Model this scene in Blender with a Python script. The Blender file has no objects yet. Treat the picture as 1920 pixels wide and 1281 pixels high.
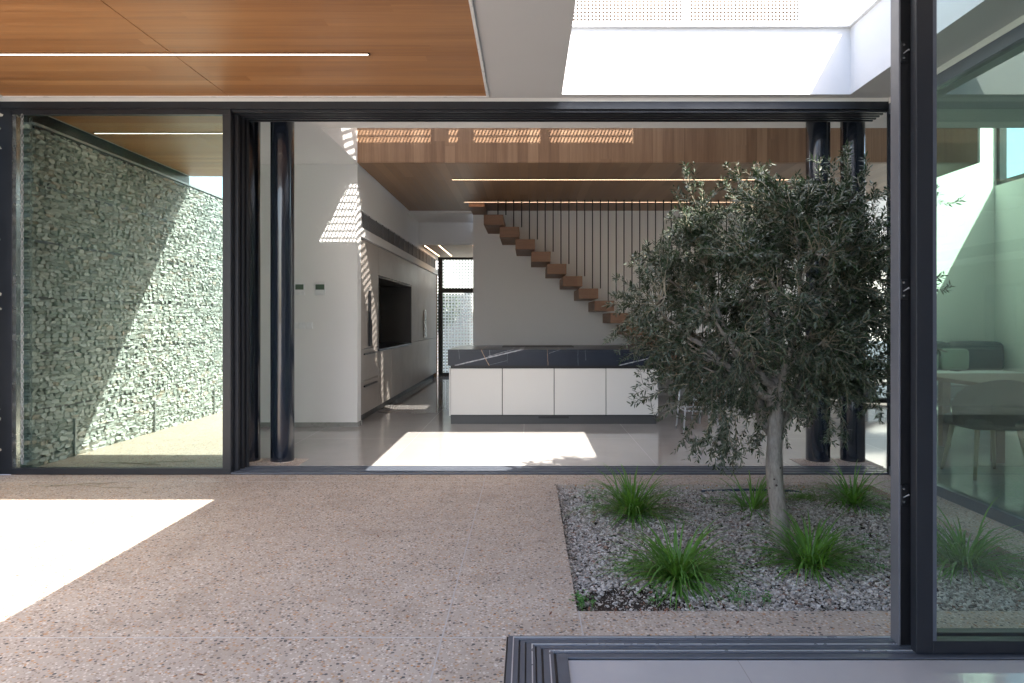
import bpy, math, random
import numpy as np
from mathutils import Vector, noise
R = math.radians
sc = bpy.context.scene
COL = sc.collection
random.seed(7)

# ------------------------------------------------------------------ camera
cam_d = bpy.data.cameras.new('camera'); cam = bpy.data.objects.new('camera', cam_d); COL.objects.link(cam)
cam.location = (0, 0, 1.3); cam.rotation_euler = (R(90), 0, 0)
cam_d.sensor_width = 36; cam_d.lens = 24
cam_d.shift_x = -30/1920; cam_d.shift_y = -40/1920
cam_d.clip_start = 0.05; cam_d.clip_end = 2000
sc.camera = cam
# ------------------------------------------------------------------ sky and sun
SX, SY, SZ = -0.53, 0.72, -1.0                      # direction the sunlight travels
elev = math.atan2(-SZ, math.hypot(SX, SY)); azim = math.atan2(-SX, -SY)   # azimuth of the sun from +Y towards +X
w = bpy.data.worlds.new('World'); sc.world = w; w.use_nodes = True
nt = w.node_tree; bg = nt.nodes['Background']
sky = nt.nodes.new('ShaderNodeTexSky'); sky.sky_type = 'NISHITA'; sky.sun_disc = False
sky.sun_elevation = elev; sky.sun_rotation = azim; sky.air_density = 1.0; sky.dust_density = 2.5; sky.ozone_density = 0.7
nt.links.new(sky.outputs[0], bg.inputs[0]); bg.inputs[1].default_value = 0.15
sun_d = bpy.data.lights.new('sun', 'SUN'); sun_d.energy = 3.9; sun_d.angle = R(0.22); sun_d.color = (1, 0.94, 0.86)
sun = bpy.data.objects.new('sun', sun_d); COL.objects.link(sun)
sun.rotation_euler = Vector((SX, SY, SZ)).to_track_quat('-Z', 'Y').to_euler(); sun.location = (6, -8, 12)
sc.view_settings.view_transform = 'Standard'; sc.view_settings.look = 'None'
sc.view_settings.exposure = 2.36; sc.view_settings.gamma = 1
sc.cycles.max_bounces = 10; sc.cycles.diffuse_bounces = 6; sc.cycles.glossy_bounces = 5
sc.cycles.transparent_max_bounces = 16; sc.cycles.caustics_refractive = False; sc.cycles.blur_glossy = 0.15
sc.cycles.sample_clamp_indirect = 12

# ------------------------------------------------------------------ material helpers
class N:
    def __init__(s, name):
        s.m = bpy.data.materials.new(name); s.m.use_nodes = True; s.t = s.m.node_tree
        s.b = s.t.nodes['Principled BSDF']; s.o = s.t.nodes['Material Output']
    def n(s, typ, **k):
        nd = s.t.nodes.new('ShaderNode' + typ)
        for a, v in k.items(): setattr(nd, a, v)
        return nd
    def set(s, sock, v):
        if hasattr(v, 'links') or isinstance(v, bpy.types.NodeSocket): s.t.links.new(v, sock)
        else: sock.default_value = v
    def math(s, op, a, b=0.0, c=0.0):
        nd = s.n('Math', operation=op); s.set(nd.inputs[0], a); s.set(nd.inputs[1], b); s.set(nd.inputs[2], c); return nd.outputs[0]
    def obj(s): return s.n('TexCoord').outputs['Object']
    def geo(s): return s.n('NewGeometry').outputs['Position']
    def sep(s, v): nd = s.n('SeparateXYZ'); s.set(nd.inputs[0], v); return nd.outputs
    def comb(s, x=0.0, y=0.0, z=0.0):
        nd = s.n('CombineXYZ'); s.set(nd.inputs[0], x); s.set(nd.inputs[1], y); s.set(nd.inputs[2], z); return nd.outputs[0]
    def noise(s, vec, scale=5, detail=4, rough=0.5):
        nd = s.n('TexNoise'); s.set(nd.inputs['Vector'], vec); nd.inputs['Scale'].default_value = scale
        nd.inputs['Detail'].default_value = detail; nd.inputs['Roughness'].default_value = rough; return nd.outputs[0]
    def vor(s, vec, scale, feature='F1', rand=1.0):
        nd = s.n('TexVoronoi', feature=feature); s.set(nd.inputs['Vector'], vec); nd.inputs['Scale'].default_value = scale
        nd.inputs['Randomness'].default_value = rand; return nd.outputs
    def wn(s, v): nd = s.n('TexWhiteNoise', noise_dimensions='3D'); s.set(nd.inputs[0], v); return nd.outputs[0]
    def ramp(s, f, stops, interp='LINEAR'):
        nd = s.n('ValToRGB'); s.set(nd.inputs[0], f); cr = nd.color_ramp; cr.interpolation = interp
        while len(cr.elements) < len(stops): cr.elements.new(0.5)
        for e, (p, c) in zip(cr.elements, stops): e.position = p; e.color = (c[0], c[1], c[2], 1)
        return nd.outputs[0]
    def mix(s, f, a, b, mode='MIX'):
        nd = s.n('Mix', data_type='RGBA', blend_type=mode); s.set(nd.inputs[0], f)
        for i, v in ((6, a), (7, b)):
            if isinstance(v, tuple): v = (v[0], v[1], v[2], 1)
            s.set(nd.inputs[i], v)
        return nd.outputs[2]
    def map(s, v, a, b, c, d):
        nd = s.n('MapRange'); s.set(nd.inputs[0], v)
        for i, x in enumerate((a, b, c, d)): nd.inputs[i+1].default_value = x
        return nd.outputs[0]
    def bump(s, h, st=0.2, dist=0.01):
        nd = s.n('Bump'); nd.inputs['Strength'].default_value = st; nd.inputs['Distance'].default_value = dist
        s.set(nd.inputs['Height'], h); s.t.links.new(nd.outputs[0], s.b.inputs['Normal'])
    def base(s, c): s.set(s.b.inputs['Base Color'], (c[0], c[1], c[2], 1) if isinstance(c, tuple) else c)
    def rough(s, r): s.set(s.b.inputs['Roughness'], r)

def simple(name, c, rough=0.5, metal=0.0, var=0.08, scale=6, bump=0.0, coat=0.0):
    k = N(name); p = k.geo(); f = k.noise(p, scale, 5, 0.6)
    k.base(k.mix(f, tuple(x*(1-var) for x in c), tuple(min(1, x*(1+var)) for x in c)))
    k.rough(k.map(k.noise(p, scale*2.3, 3), 0.3, 0.7, max(0, rough-0.05), min(1, rough+0.05)))
    k.b.inputs['Metallic'].default_value = metal
    if coat: k.b.inputs['Coat Weight'].default_value = coat
    if bump: k.bump(k.noise(p, 90, 4), bump, 0.004)
    return k.m

def wood(name, band, along, cols, width=0.12, rough=0.42, grain=1.0):
    """band / along: 0,1,2 axes: boards change across `band`, grain runs along `along`"""
    k = N(name); p = k.sep(k.geo()); other = 3-band-along
    i = k.math('FLOOR', k.math('DIVIDE', p[band], width))
    jit = k.wn(k.comb(i, 3.7, 1.1))
    seg = k.math('FLOOR', k.math('ADD', k.math('DIVIDE', p[along], 4.2), k.math('MULTIPLY', jit, 7.0)))
    rnd = k.wn(k.comb(i, seg, 5.0))
    ax = [None]*3
    ax[0] = k.math('MULTIPLY', p[along], 0.8); ax[1] = k.math('MULTIPLY', p[band], 22.0)
    ax[2] = k.math('ADD', k.math('MULTIPLY', p[other], 6.0), k.math('MULTIPLY', rnd, 40.0))
    v = k.comb(*ax)
    g = k.noise(v, 1.0, 6, 0.62)
    fine = k.noise(k.comb(k.math('MULTIPLY', p[along], 5.0), k.math('MULTIPLY', p[band], 160.0), ax[2]), 1.0, 3, 0.6)
    t = k.math('ADD', k.math('MULTIPLY', rnd, 0.34), k.math('MULTIPLY', g, 0.80*grain))
    t = k.math('ADD', t, k.math('MULTIPLY', k.math('SUBTRACT', fine, 0.5), 0.3))
    c = k.ramp(t, [(0.15, cols[0]), (0.5, cols[1]), (0.9, cols[2])])
    fr = k.math('FRACT', k.math('DIVIDE', p[band], width))
    line = k.math('LESS_THAN', fr, 0.012)
    c = k.mix(k.math('MULTIPLY', line, 0.55), c, (0.05, 0.025, 0.012))
    k.base(c); k.rough(k.map(g, 0.3, 0.7, rough-0.06, rough+0.08)); k.bump(fine, 0.08, 0.002)
    return k.m

def glass(name, tint, base_ref, gain=1.0, rough=0.0, gtint=(0.93, 1, 0.96)):
    k = N(name); k.t.nodes.remove(k.b)
    tr = k.n('BsdfTransparent'); tr.inputs[0].default_value = (*tint, 1)
    gl = k.n('BsdfGlossy'); gl.inputs['Roughness'].default_value = rough; gl.inputs[0].default_value = (*gtint, 1)
    fr = k.n('Fresnel'); fr.inputs[0].default_value = 1.5
    f = k.math('MINIMUM', k.math('ADD', k.math('MULTIPLY', fr.outputs[0], gain), base_ref), 1.0)
    f = k.math('MULTIPLY', f, k.math('SUBTRACT', 1.0, k.n('NewGeometry').outputs['Backfacing']))   # one reflection per pane
    mx = k.n('MixShader'); k.t.links.new(f, mx.inputs[0]); k.t.links.new(tr.outputs[0], mx.inputs[1]); k.t.links.new(gl.outputs[0], mx.inputs[2])
    k.t.links.new(mx.outputs[0], k.o.inputs[0]); return k.m

def emit(name, c, s):
    k = N(name); k.base(c); k.b.inputs['Emission Color'].default_value = (*c, 1); k.b.inputs['Emission Strength'].default_value = s; return k.m

def terrazzo(name):
    k = N(name); p = k.geo()
    v1 = k.vor(p, 80); c1 = k.wn(v1['Color'])
    peb = k.ramp(c1, [(0.0, (0.24, 0.18, 0.135)), (0.22, (0.46, 0.385, 0.32)), (0.45, (0.62, 0.545, 0.475)), (0.62, (0.40, 0.27, 0.17)),
                      (0.74, (0.60, 0.55, 0.49)), (0.85, (0.46, 0.25, 0.11)), (0.93, (0.17, 0.15, 0.14)), (0.975, (0.08, 0.08, 0.09))], 'CONSTANT')
    cement = k.mix(k.noise(p, 3.0, 5), (0.42, 0.365, 0.315), (0.53, 0.465, 0.41))
    cement = k.mix(k.math('MULTIPLY', k.noise(p, 260, 2), 0.5), cement, (0.26, 0.19, 0.14))
    c = k.mix(k.math('LESS_THAN', v1['Distance'], 0.42), cement, peb)
    v2 = k.vor(p, 42); c2 = k.sep(v2['Color'])
    big = k.math('MULTIPLY', k.math('LESS_THAN', v2['Distance'], 0.30), k.math('GREATER_THAN', c2[0], 0.66))
    bc = k.ramp(c2[1], [(0.0, (0.055, 0.055, 0.06)), (0.45, (0.13, 0.11, 0.10)), (0.62, (0.40, 0.19, 0.08)), (0.78, (0.60, 0.57, 0.53)), (0.9, (0.30, 0.22, 0.17))], 'CONSTANT')
    c = k.mix(big, c, bc)
    st = k.noise(p, 0.9, 6, 0.65)
    c = k.mix(k.map(st, 0.4, 0.75, 0.0, 0.30), c, (0.26, 0.20, 0.16))
    st2 = k.noise(p, 2.7, 8, 0.72)
    c = k.mix(k.map(st2, 0.52, 0.68, 0.0, 0.30), c, (0.17, 0.13, 0.10)); c = k.mix(k.map(st2, 0.42, 0.32, 0.0, 0.22), c, (0.55, 0.49, 0.42))
    k.base(c); k.rough(k.map(k.noise(p, 8, 4), 0.3, 0.7, 0.5, 0.8)); k.bump(v1['Distance'], 0.35, 0.002)
    return k.m

def tile(name, tx, ty, ox, oy, c=(0.36, 0.345, 0.33)):
    k = N(name); p = k.geo(); s = k.sep(p)
    ux = k.math('DIVIDE', k.math('ADD', s[0], ox), tx); uy = k.math('DIVIDE', k.math('ADD', s[1], oy), ty)
    ix = k.math('FLOOR', ux); iy = k.math('FLOOR', uy); r = k.wn(k.comb(ix, iy, 2.0))
    sh = k.comb(k.math('ADD', s[0], k.math('MULTIPLY', r, 30)), s[1], 0.0)
    cl = k.noise(sh, 1.6, 7, 0.6)
    col = k.mix(cl, tuple(x*0.80 for x in c), tuple(x*1.18 for x in c))
    col = k.mix(k.math('MULTIPLY', r, 0.2), col, tuple(x*0.85 for x in c))
    fx = k.math('FRACT', ux); fy = k.math('FRACT', uy)
    g = k.math('MAXIMUM', k.math('LESS_THAN', fx, 0.0035/tx), k.math('LESS_THAN', fy, 0.0035/ty))
    k.base(k.mix(g, col, (0.22, 0.21, 0.20)))
    k.rough(k.math('ADD', k.map(cl, 0.3, 0.7, 0.045, 0.10), k.math('MULTIPLY', g, 0.4)))
    k.b.inputs['Specular IOR Level'].default_value = 0.75
    return k.m

def marble(name):
    k = N(name); p = k.geo(); s = k.sep(p)
    wob = k.math('MULTIPLY', k.math('SUBTRACT', k.noise(p, 7, 4), 0.5), 0.03)
    X = k.math('ADD', s[0], wob); Z = k.math('ADD', s[2], k.math('MULTIPLY', wob, 0.6))
    c = k.mix(k.noise(p, 4, 6, 0.7), (0.010, 0.014, 0.025), (0.022, 0.029, 0.045))
    def seg(x0, z0, x1, z1, w_, col, st):
        nonlocal c
        L2 = (x1-x0)**2+(z1-z0)**2; L = math.sqrt(L2)
        t = k.math('DIVIDE', k.math('ADD', k.math('MULTIPLY', k.math('SUBTRACT', X, x0), x1-x0), k.math('MULTIPLY', k.math('SUBTRACT', Z, z0), z1-z0)), L2)
        d = k.math('ABSOLUTE', k.math('DIVIDE', k.math('SUBTRACT', k.math('MULTIPLY', k.math('SUBTRACT', X, x0), z1-z0), k.math('MULTIPLY', k.math('SUBTRACT', Z, z0), x1-x0)), L))
        f = k.math('MULTIPLY', k.map(d, w_*0.4, w_, st, 0.0), k.math('MULTIPLY', k.math('GREATER_THAN', t, 0.0), k.math('LESS_THAN', t, 1.0)))
        f = k.math('MULTIPLY', f, k.map(k.noise(p, 22, 3), 0.3, 0.6, 0.35, 1.0))
        c = k.mix(f, c, col)
    W = (0.42, 0.43, 0.47); O = (0.38, 0.25, 0.16); q = 8.5/1280
    for a in ((853, 685, 983, 654, .010, W, 1), (902, 654, 917, 686, .007, O, .9), (915, 668, 965, 654, .005, W, .6), (1026, 654, 1028, 686, .005, O, .7), (1030, 662, 1056, 653, .004, W, .5),
              (860, 655, 862, 673, .004, W, .35), (918, 655, 919, 668, .004, W, .35), (1084, 655, 1084, 686, .004, W, .25), (1098, 656, 1099, 675, .004, W, .3), (1160, 685, 1215, 672, .008, W, .8),
              (952, 655, 951, 680, .003, W, .2), (918, 684, 950, 676, .003, W, .3), (1180, 655, 1196, 672, .004, W, .3)):
        seg((a[0]-990)*q, 1.3-(a[1]-600)*q, (a[2]-990)*q, 1.3-(a[3]-600)*q, a[4], a[5], a[6])
    k.base(c); k.rough(0.28); k.b.inputs['Specular IOR Level'].default_value = 0.35
    return k.m

def perforated(name, pitch, rad, c=(0.80, 0.80, 0.80), axes=(0, 2)):
    k = N(name); s = k.sep(k.geo())
    u = k.math('SUBTRACT', k.math('FRACT', k.math('DIVIDE', s[axes[0]], pitch)), 0.5)
    v = k.math('SUBTRACT', k.math('FRACT', k.math('DIVIDE', s[axes[1]], pitch)), 0.5)
    d = k.math('SQRT', k.math('ADD', k.math('MULTIPLY', u, u), k.math('MULTIPLY', v, v)))
    a1 = k.math('GREATER_THAN', d, rad)
    # out of view the round holes become made-up slanted slots that shape the sun streaks
    su = k.math('FRACT', k.math('DIVIDE', k.math('SUBTRACT', s[0], k.math('MULTIPLY', s[2], 0.42)), 0.041))
    sv = k.math('FRACT', k.math('DIVIDE', s[2], 0.087))
    a2 = k.math('SUBTRACT', 1.0, k.math('MULTIPLY', k.math('LESS_THAN', su, 0.5), k.math('LESS_THAN', sv, 0.72)))
    up = k.math('GREATER_THAN', s[2], 4.46)
    a = k.math('ADD', k.math('MULTIPLY', a1, k.math('SUBTRACT', 1.0, up)), k.math('MULTIPLY', a2, up))
    k.base(c); k.rough(0.5); k.set(k.b.inputs['Alpha'], a); return k.m

def square_mesh_screen(name, pitch, bar, c=(0.8, 0.8, 0.8)):
    k = N(name); s = k.sep(k.geo())
    fu = k.math('FRACT', k.math('DIVIDE', s[0], pitch)); fv = k.math('FRACT', k.math('DIVIDE', s[2], pitch))
    a = k.math('MAXIMUM', k.math('LESS_THAN', fu, bar), k.math('LESS_THAN', fv, bar))
    k.base(c); k.rough(0.5); k.set(k.b.inputs['Alpha'], a); return k.m

def bark(name):
    k = N(name); p = k.geo(); s = k.sep(p)
    f = k.noise(k.comb(k.math('MULTIPLY', s[0], 3.0), k.math('MULTIPLY', s[1], 3.0), s[2]), 14, 7, 0.7)
    c = k.ramp(f, [(0.3, (0.15, 0.13, 0.11)), (0.5, (0.25, 0.225, 0.20)), (0.7, (0.34, 0.31, 0.28))])
    kn = k.vor(p, 14); c = k.mix(k.math('LESS_THAN', kn['Distance'], 0.10), c, (0.05, 0.035, 0.03))
    k.base(c); k.rough(0.85); k.bump(f, 0.6, 0.01); return k.m

def leafmat(name, top, under, rough=0.42, var=0.5, ns=9, trans=0.12):
    k = N(name); g = k.n('NewGeometry')
    f = k.noise(g.outputs['Position'], ns, 3, 0.8); f2 = k.noise(g.outputs['Position'], ns*6, 2, 0.5)
    t = k.mix(k.map(f, 0.35, 0.65, 0, 1), tuple(x*(1-var) for x in top), tuple(x*(1+var) for x in top))
    t = k.mix(k.map(f2, 0.62, 0.72, 0, 0.55), t, (top[0]*2.4, top[1]*2.0, top[2]*0.9))
    k.base(k.mix(g.outputs['Backfacing'], t, under)); k.rough(rough)
    tl = k.n('BsdfTranslucent'); k.set(tl.inputs[0], t)
    mx = k.n('MixShader'); mx.inputs[0].default_value = trans
    k.t.links.new(k.b.outputs[0], mx.inputs[1]); k.t.links.new(tl.outputs[0], mx.inputs[2]); k.t.links.new(mx.outputs[0], k.o.inputs[0])
    return k.m

def islands(name, cols, rough=0.8, bump=0.3):
    k = N(name); g = k.n('NewGeometry')
    c = k.ramp(g.outputs['Random Per Island'], cols)
    c = k.mix(k.noise(g.outputs['Position'], 60, 4), c, (0.5, 0.5, 0.5), 'OVERLAY')
    k.base(c); k.rough(rough); k.bump(k.noise(g.outputs['Position'], 70, 4), bump, 0.006); return k.m

M = {}
M['plaster'] = simple('plaster', (0.74, 0.73, 0.71), 0.85, var=0.03, scale=2.5, bump=0.05)
M['plaster_in'] = simple('interior_paint', (0.80, 0.795, 0.785), 0.7, var=0.02, scale=1.5)
M['render_white'] = simple('exterior_render', (0.56, 0.56, 0.57), 0.9, var=0.03, scale=3, bump=0.12)
M['metal'] = simple('anthracite_aluminium', (0.014, 0.017, 0.024), 0.42, 0.0, var=0.12, scale=3)
M['metal_black'] = simple('black_channel', (0.007, 0.007, 0.009), 0.5, var=0.2)
M['rail'] = simple('track_aluminium', (0.11, 0.125, 0.155), 0.35, 0.3, var=0.15, scale=10)
M['bright'] = simple('bright_rail', (0.62, 0.64, 0.68), 0.3, 0.6, var=0.06)
M['steel'] = simple('brushed_steel', (0.55, 0.54, 0.52), 0.25, 1.0)
M['column'] = simple('navy_lacquer', (0.012, 0.017, 0.028), 0.16, coat=0.6, var=0.1)
M['wood_ceiling'] = wood('cedar_ceiling', 1, 0, [(0.20, 0.085, 0.030), (0.335, 0.150, 0.056), (0.48, 0.245, 0.100)], 0.098)
M['wood_in'] = wood('oak_panelling', 0, 1, [(0.115, 0.062, 0.033), (0.215, 0.122, 0.066), (0.32, 0.198, 0.115)], 0.125, 0.45, 1.15)
M['wood_fascia'] = wood('oak_fascia', 0, 2, [(0.115, 0.062, 0.033), (0.215, 0.122, 0.066), (0.32, 0.198, 0.115)], 0.125, 0.45, 1.15)
M['wood_step'] = wood('stair_oak', 2, 0, [(0.14, 0.068, 0.036), (0.22, 0.112, 0.062), (0.30, 0.165, 0.098)], 0.4, 0.5)
M['wood_table'] = wood('walnut', 1, 0, [(0.09, 0.045, 0.025), (0.16, 0.08, 0.045), (0.24, 0.13, 0.08)], 0.14, 0.7)
M['wood_leg'] = wood('ash_leg', 0, 2, [(0.22, 0.14, 0.07), (0.28, 0.19, 0.10), (0.36, 0.25, 0.15)], 0.2, 0.5)
M['led'] = emit('led_diffuser', (1.0, 0.78, 0.62), 3.0)
M['led_warm'] = emit('led_diffuser_warm', (1.0, 0.66, 0.42), 2.2)
M['spot'] = emit('downlight_lens', (1.0, 0.72, 0.45), 3.0)
M['terrazzo'] = terrazzo('washed_pebble_paving')
M['joint'] = simple('joint_strip', (0.42, 0.40, 0.39), 0.6)
M['tile'] = tile('gloss_grey_tile', 1.2, 1.2, 0.05, 0.9)
M['tile_room'] = tile('gloss_grey_tile_room', 1.2, 1.2, 0.4, 0.35, (0.46, 0.45, 0.46))
M['skirting'] = simple('skirting_tile', (0.30, 0.30, 0.285), 0.3)
M['glass_left'] = glass('reflective_glass', (0.36, 0.50, 0.42), 0.46, 1.0, 0.0, (0.79, 0.96, 0.88))
M['glass_right'] = glass('tinted_glass', (0.76, 0.88, 0.82), 0.05, 1.1)
M['glass_near'] = glass('clear_tinted_glass', (0.945, 0.98, 0.962), 0.03, 1.0)
M['glass_clear'] = glass('clear_glass', (0.93, 0.97, 0.95), 0.01, 1.0)
M['perf'] = perforated('perforated_panel', 0.0345, 0.34, (0.50, 0.50, 0.51))
M['mesh_screen'] = square_mesh_screen('square_hole_screen', 0.075, 0.42)
M['marble'] = marble('black_marble')
M['cab'] = simple('taupe_lacquer', (0.36, 0.325, 0.295), 0.45, var=0.03, scale=2)
M['cab_island'] = simple('pale_lacquer', (0.60, 0.585, 0.56), 0.35, var=0.02, scale=2)
M['dark'] = simple('charcoal_laminate', (0.045, 0.045, 0.048), 0.4)
M['niche'] = simple('graphite_panel', (0.10, 0.095, 0.09), 0.5)
M['edge'] = simple('edge_aluminium', (0.14, 0.145, 0.165), 0.35, 0.2)
M['hall_paint'] = simple('warm_beige_paint', (0.42, 0.32, 0.24), 0.6)
M['grey_render'] = simple('grey_render', (0.07, 0.075, 0.08), 0.9, var=0.3, scale=2)
M['black'] = simple('matt_black', (0.010, 0.010, 0.012), 0.45)
M['rod'] = simple('black_rod', (0.010, 0.011, 0.014), 0.45)
M['grille'] = simple('grey_louvre', (0.22, 0.22, 0.225), 0.5)
M['white_plastic'] = simple('white_plastic', (0.78, 0.79, 0.80), 0.3)
M['lcd'] = simple('lcd_green', (0.09, 0.13, 0.10), 0.2)
M['soil'] = simple('soil', (0.045, 0.032, 0.024), 0.95, var=0.4, scale=20)
M['gravel'] = islands('limestone_chips', [(0.0, (0.15, 0.13, 0.11)), (0.25, (0.32, 0.295, 0.265)), (0.6, (0.44, 0.41, 0.375)), (0.9, (0.62, 0.59, 0.55)), (1.0, (0.22, 0.13, 0.09))])
M['stone'] = islands('gabion_stone', [(0.0, (0.33, 0.36, 0.34)), (0.3, (0.44, 0.47, 0.45)), (0.6, (0.54, 0.57, 0.55)), (0.9, (0.66, 0.68, 0.66)), (1.0, (0.50, 0.44, 0.38))], 0.85, 0.3)
M['galv'] = simple('galvanised_wire', (0.40, 0.42, 0.43), 0.45, 0.4)
M['bark'] = bark('olive_bark')
M['twig'] = simple('olive_twig', (0.24, 0.21, 0.15), 0.8, var=0.3, scale=30)
M['olive'] = leafmat('olive_leaf', (0.028, 0.050, 0.022), (0.085, 0.105, 0.072), 0.33, 0.5)
M['grass'] = leafmat('grass_blade', (0.13, 0.29, 0.04), (0.12, 0.27, 0.05), 0.45, 0.45, 12, 0.3)
M['straw'] = leafmat('straw', (0.34, 0.27, 0.12), (0.32, 0.26, 0.13), 0.7, 0.3, 12, 0.2)
M['clover'] = leafmat('clover_leaf', (0.09, 0.30, 0.05), (0.08, 0.22, 0.05), 0.5, 0.3, 12, 0.3)
M['brown_leaf'] = islands('dry_leaf', [(0.0, (0.14, 0.055, 0.03)), (1.0, (0.28, 0.12, 0.07))], 0.8)
M['sofa'] = simple('slate_fabric', (0.12, 0.15, 0.18), 0.95, bump=0.3)
M['cushion'] = simple('sage_cushion', (0.36, 0.42, 0.38), 0.95, bump=0.2)
M['sofa_seat'] = simple('pale_fabric', (0.50, 0.52, 0.52), 0.95, bump=0.2)
M['chair_fabric'] = simple('brown_upholstery', (0.07, 0.06, 0.05), 0.8)
M['ground'] = simple('pale_concrete', (0.42, 0.40, 0.36), 0.9, var=0.15, scale=1.5)
M['hose'] = simple('blue_black_hose', (0.02, 0.035, 0.06), 0.5)

# ------------------------------------------------------------------ mesh helpers
class MB:
    def __init__(s): s.v = []; s.f = []; s.smooth = False
    def box(s, x0, x1, y0, y1, z0, z1):
        b = len(s.v)
        s.v += [(x0,y0,z0),(x1,y0,z0),(x1,y1,z0),(x0,y1,z0),(x0,y0,z1),(x1,y0,z1),(x1,y1,z1),(x0,y1,z1)]
        s.f += [tuple(b+i for i in q) for q in ((0,3,2,1),(4,5,6,7),(0,1,5,4),(1,2,6,5),(2,3,7,6),(3,0,4,7))]; return s
    def tube(s, pts, rads, n=10, cap=True):
        pts = [Vector(p) for p in pts]
        if not hasattr(rads, '__len__'): rads = [rads]*len(pts)
        b = len(s.v); prev = None
        for i, p in enumerate(pts):
            d = (pts[min(i+1, len(pts)-1)]-pts[max(i-1, 0)]).normalized()
            if prev is None: a = d.orthogonal().normalized()
            else:
                a = prev-d*prev.dot(d); a = a.normalized() if a.length > 1e-6 else d.orthogonal().normalized()
            prev = a; c = d.cross(a)
            for k in range(n):
                t = 2*math.pi*k/n; q = p+(a*math.cos(t)+c*math.sin(t))*rads[i]; s.v.append(q[:])
        for i in range(len(pts)-1):
            for k in range(n):
                k2 = (k+1) % n; s.f.append((b+i*n+k, b+i*n+k2, b+(i+1)*n+k2, b+(i+1)*n+k))
        if cap:
            s.f.append(tuple(b+k for k in range(n-1, -1, -1))); e = b+(len(pts)-1)*n; s.f.append(tuple(e+k for k in range(n)))
        return s
    def build(s, name, mat, parent=None, bevel=0.0, smooth=False):
        off = Vector((0, 0, 0)); q = parent
        while q is not None: off += q.location; q = q.parent
        me = bpy.data.meshes.new(name); me.from_pydata([tuple(Vector(v)-off) for v in s.v] if off.length else s.v, [], s.f)
        me.materials.append(mat); me.update()
        o = bpy.data.objects.new(name, me); COL.objects.link(o)
        if parent is not None: o.parent = parent
        if smooth:
            me.polygons.foreach_set('use_smooth', [True]*len(me.polygons))
            if smooth == 'auto':
                me.set_sharp_from_angle(angle=R(40))
        if bevel:
            m = o.modifiers.new('bevel', 'BEVEL'); m.width = bevel; m.segments = 2; m.limit_method = 'ANGLE'
        return o
def B(*a): return MB().box(*a)
def cushion(x0, x1, y0, y1, z0, z1, r=0.05):
    """rounded, puffed box"""
    m = MB(); n = 8; cx, cy, cz = (x0+x1)/2, (y0+y1)/2, (z0+z1)/2; hx, hy, hz = (x1-x0)/2, (y1-y0)/2, (z1-z0)/2
    for i in range(n+1):
        for j in range(2*n):
            th = -math.pi/2+math.pi*i/n; ph = math.pi*j/n
            def sp(c, e): return math.copysign(abs(c)**e, c)
            e = 0.35
            m.v.append((cx+hx*sp(math.cos(th), e)*sp(math.cos(ph), e), cy+hy*sp(math.cos(th), e)*sp(math.sin(ph), e), cz+hz*sp(math.sin(th), e)))
    for i in range(n):
        for j in range(2*n):
            j2 = (j+1) % (2*n); m.f.append((i*2*n+j, i*2*n+j2, (i+1)*2*n+j2, (i+1)*2*n+j))
    return m
def tag(o, label=None, cat=None, group=None, kind=None):
    if label: o['label'] = label
    if cat: o['category'] = cat
    if group: o['group'] = group
    if kind: o['kind'] = kind
    return o
def thing(name, label, cat, loc=(0, 0, 0), group=None):
    o = bpy.data.objects.new(name, None); COL.objects.link(o); o.location = loc; o.empty_display_size = 0.1
    return tag(o, label, cat, group)
def struct(name, mb, mat, **k): o = mb.build(name, mat, **k); o['kind'] = 'structure'; return o

# ------------------------------------------------------------------ ground, floors
m = MB(); m.box(-300, 300, -300, 300, -0.6, -0.32); struct('ground', m, M['ground'])
X0, X1, Y0, Y1 = 0.22, 2.70, 3.05, 5.40       # planter opening
m = MB()
m.box(-4.9, -0.087, -8, 2.80, -0.3, 0)
m.box(-4.9, X0, 2.80, 5.74, -0.3, 0)
m.box(X0, X1, 2.80, Y0, -0.3, 0); m.box(X0, X1, Y1, 5.74, -0.3, 0); m.box(X1, 3.03, 2.80, 5.74, -0.3, 0)
struct('terrace_paving', m, M['terrazzo'])
m = MB(); j = 0.003
m.box(-0.352-j, -0.352+j, -2.8, 5.74, -0.05, 0.0012)
m.box(-4.3, -0.352-j, 2.795-j, 2.795+j, -0.05, 0.0012); m.box(-0.352+j, -0.09, 2.795-j, 2.795+j, -0.05, 0.0012)
m.box(0.227-j, 0.227+j, 2.803, 3.048, -0.05, 0.0012)
m.box(-4.3, -0.352-j, 5.49, 5.494, -0.05, 0.0010)
struct('paving_joint', m, M['joint'])
m = MB()
m.box(-4.35, -2.80, 6.05, 8.4, -0.3, 0); m.box(-2.80, -2.05, 6.40, 8.4, -0.3, 0); m.box(-2.05, 2.45, 6.05, 8.4, -0.3, 0)
m.box(2.45, 3.15, 6.40, 8.4, -0.3, 0); m.box(3.15, 8.2, 6.05, 8.4, -0.3, 0)
m.box(-2.8, 8.2, 8.4, 16.2, -0.3, 0)
struct('interior_floor', m, M['tile'])
m = MB(); m.box(3.13, 8.2, 2.61, 6.05, -0.3, 0); m.box(0.153, 8.2, -5, 2.61, -0.3, 0)
struct('living_room_floor', m, M['tile_room'])
struct('column_base_paving', B(-2.80, -2.05, 6.05, 6.40, -0.3, 0.002), M['terrazzo'])
struct('column_base_paving', B(2.45, 3.15, 6.05, 6.40, -0.3, 0.002), M['terrazzo'])

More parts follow.
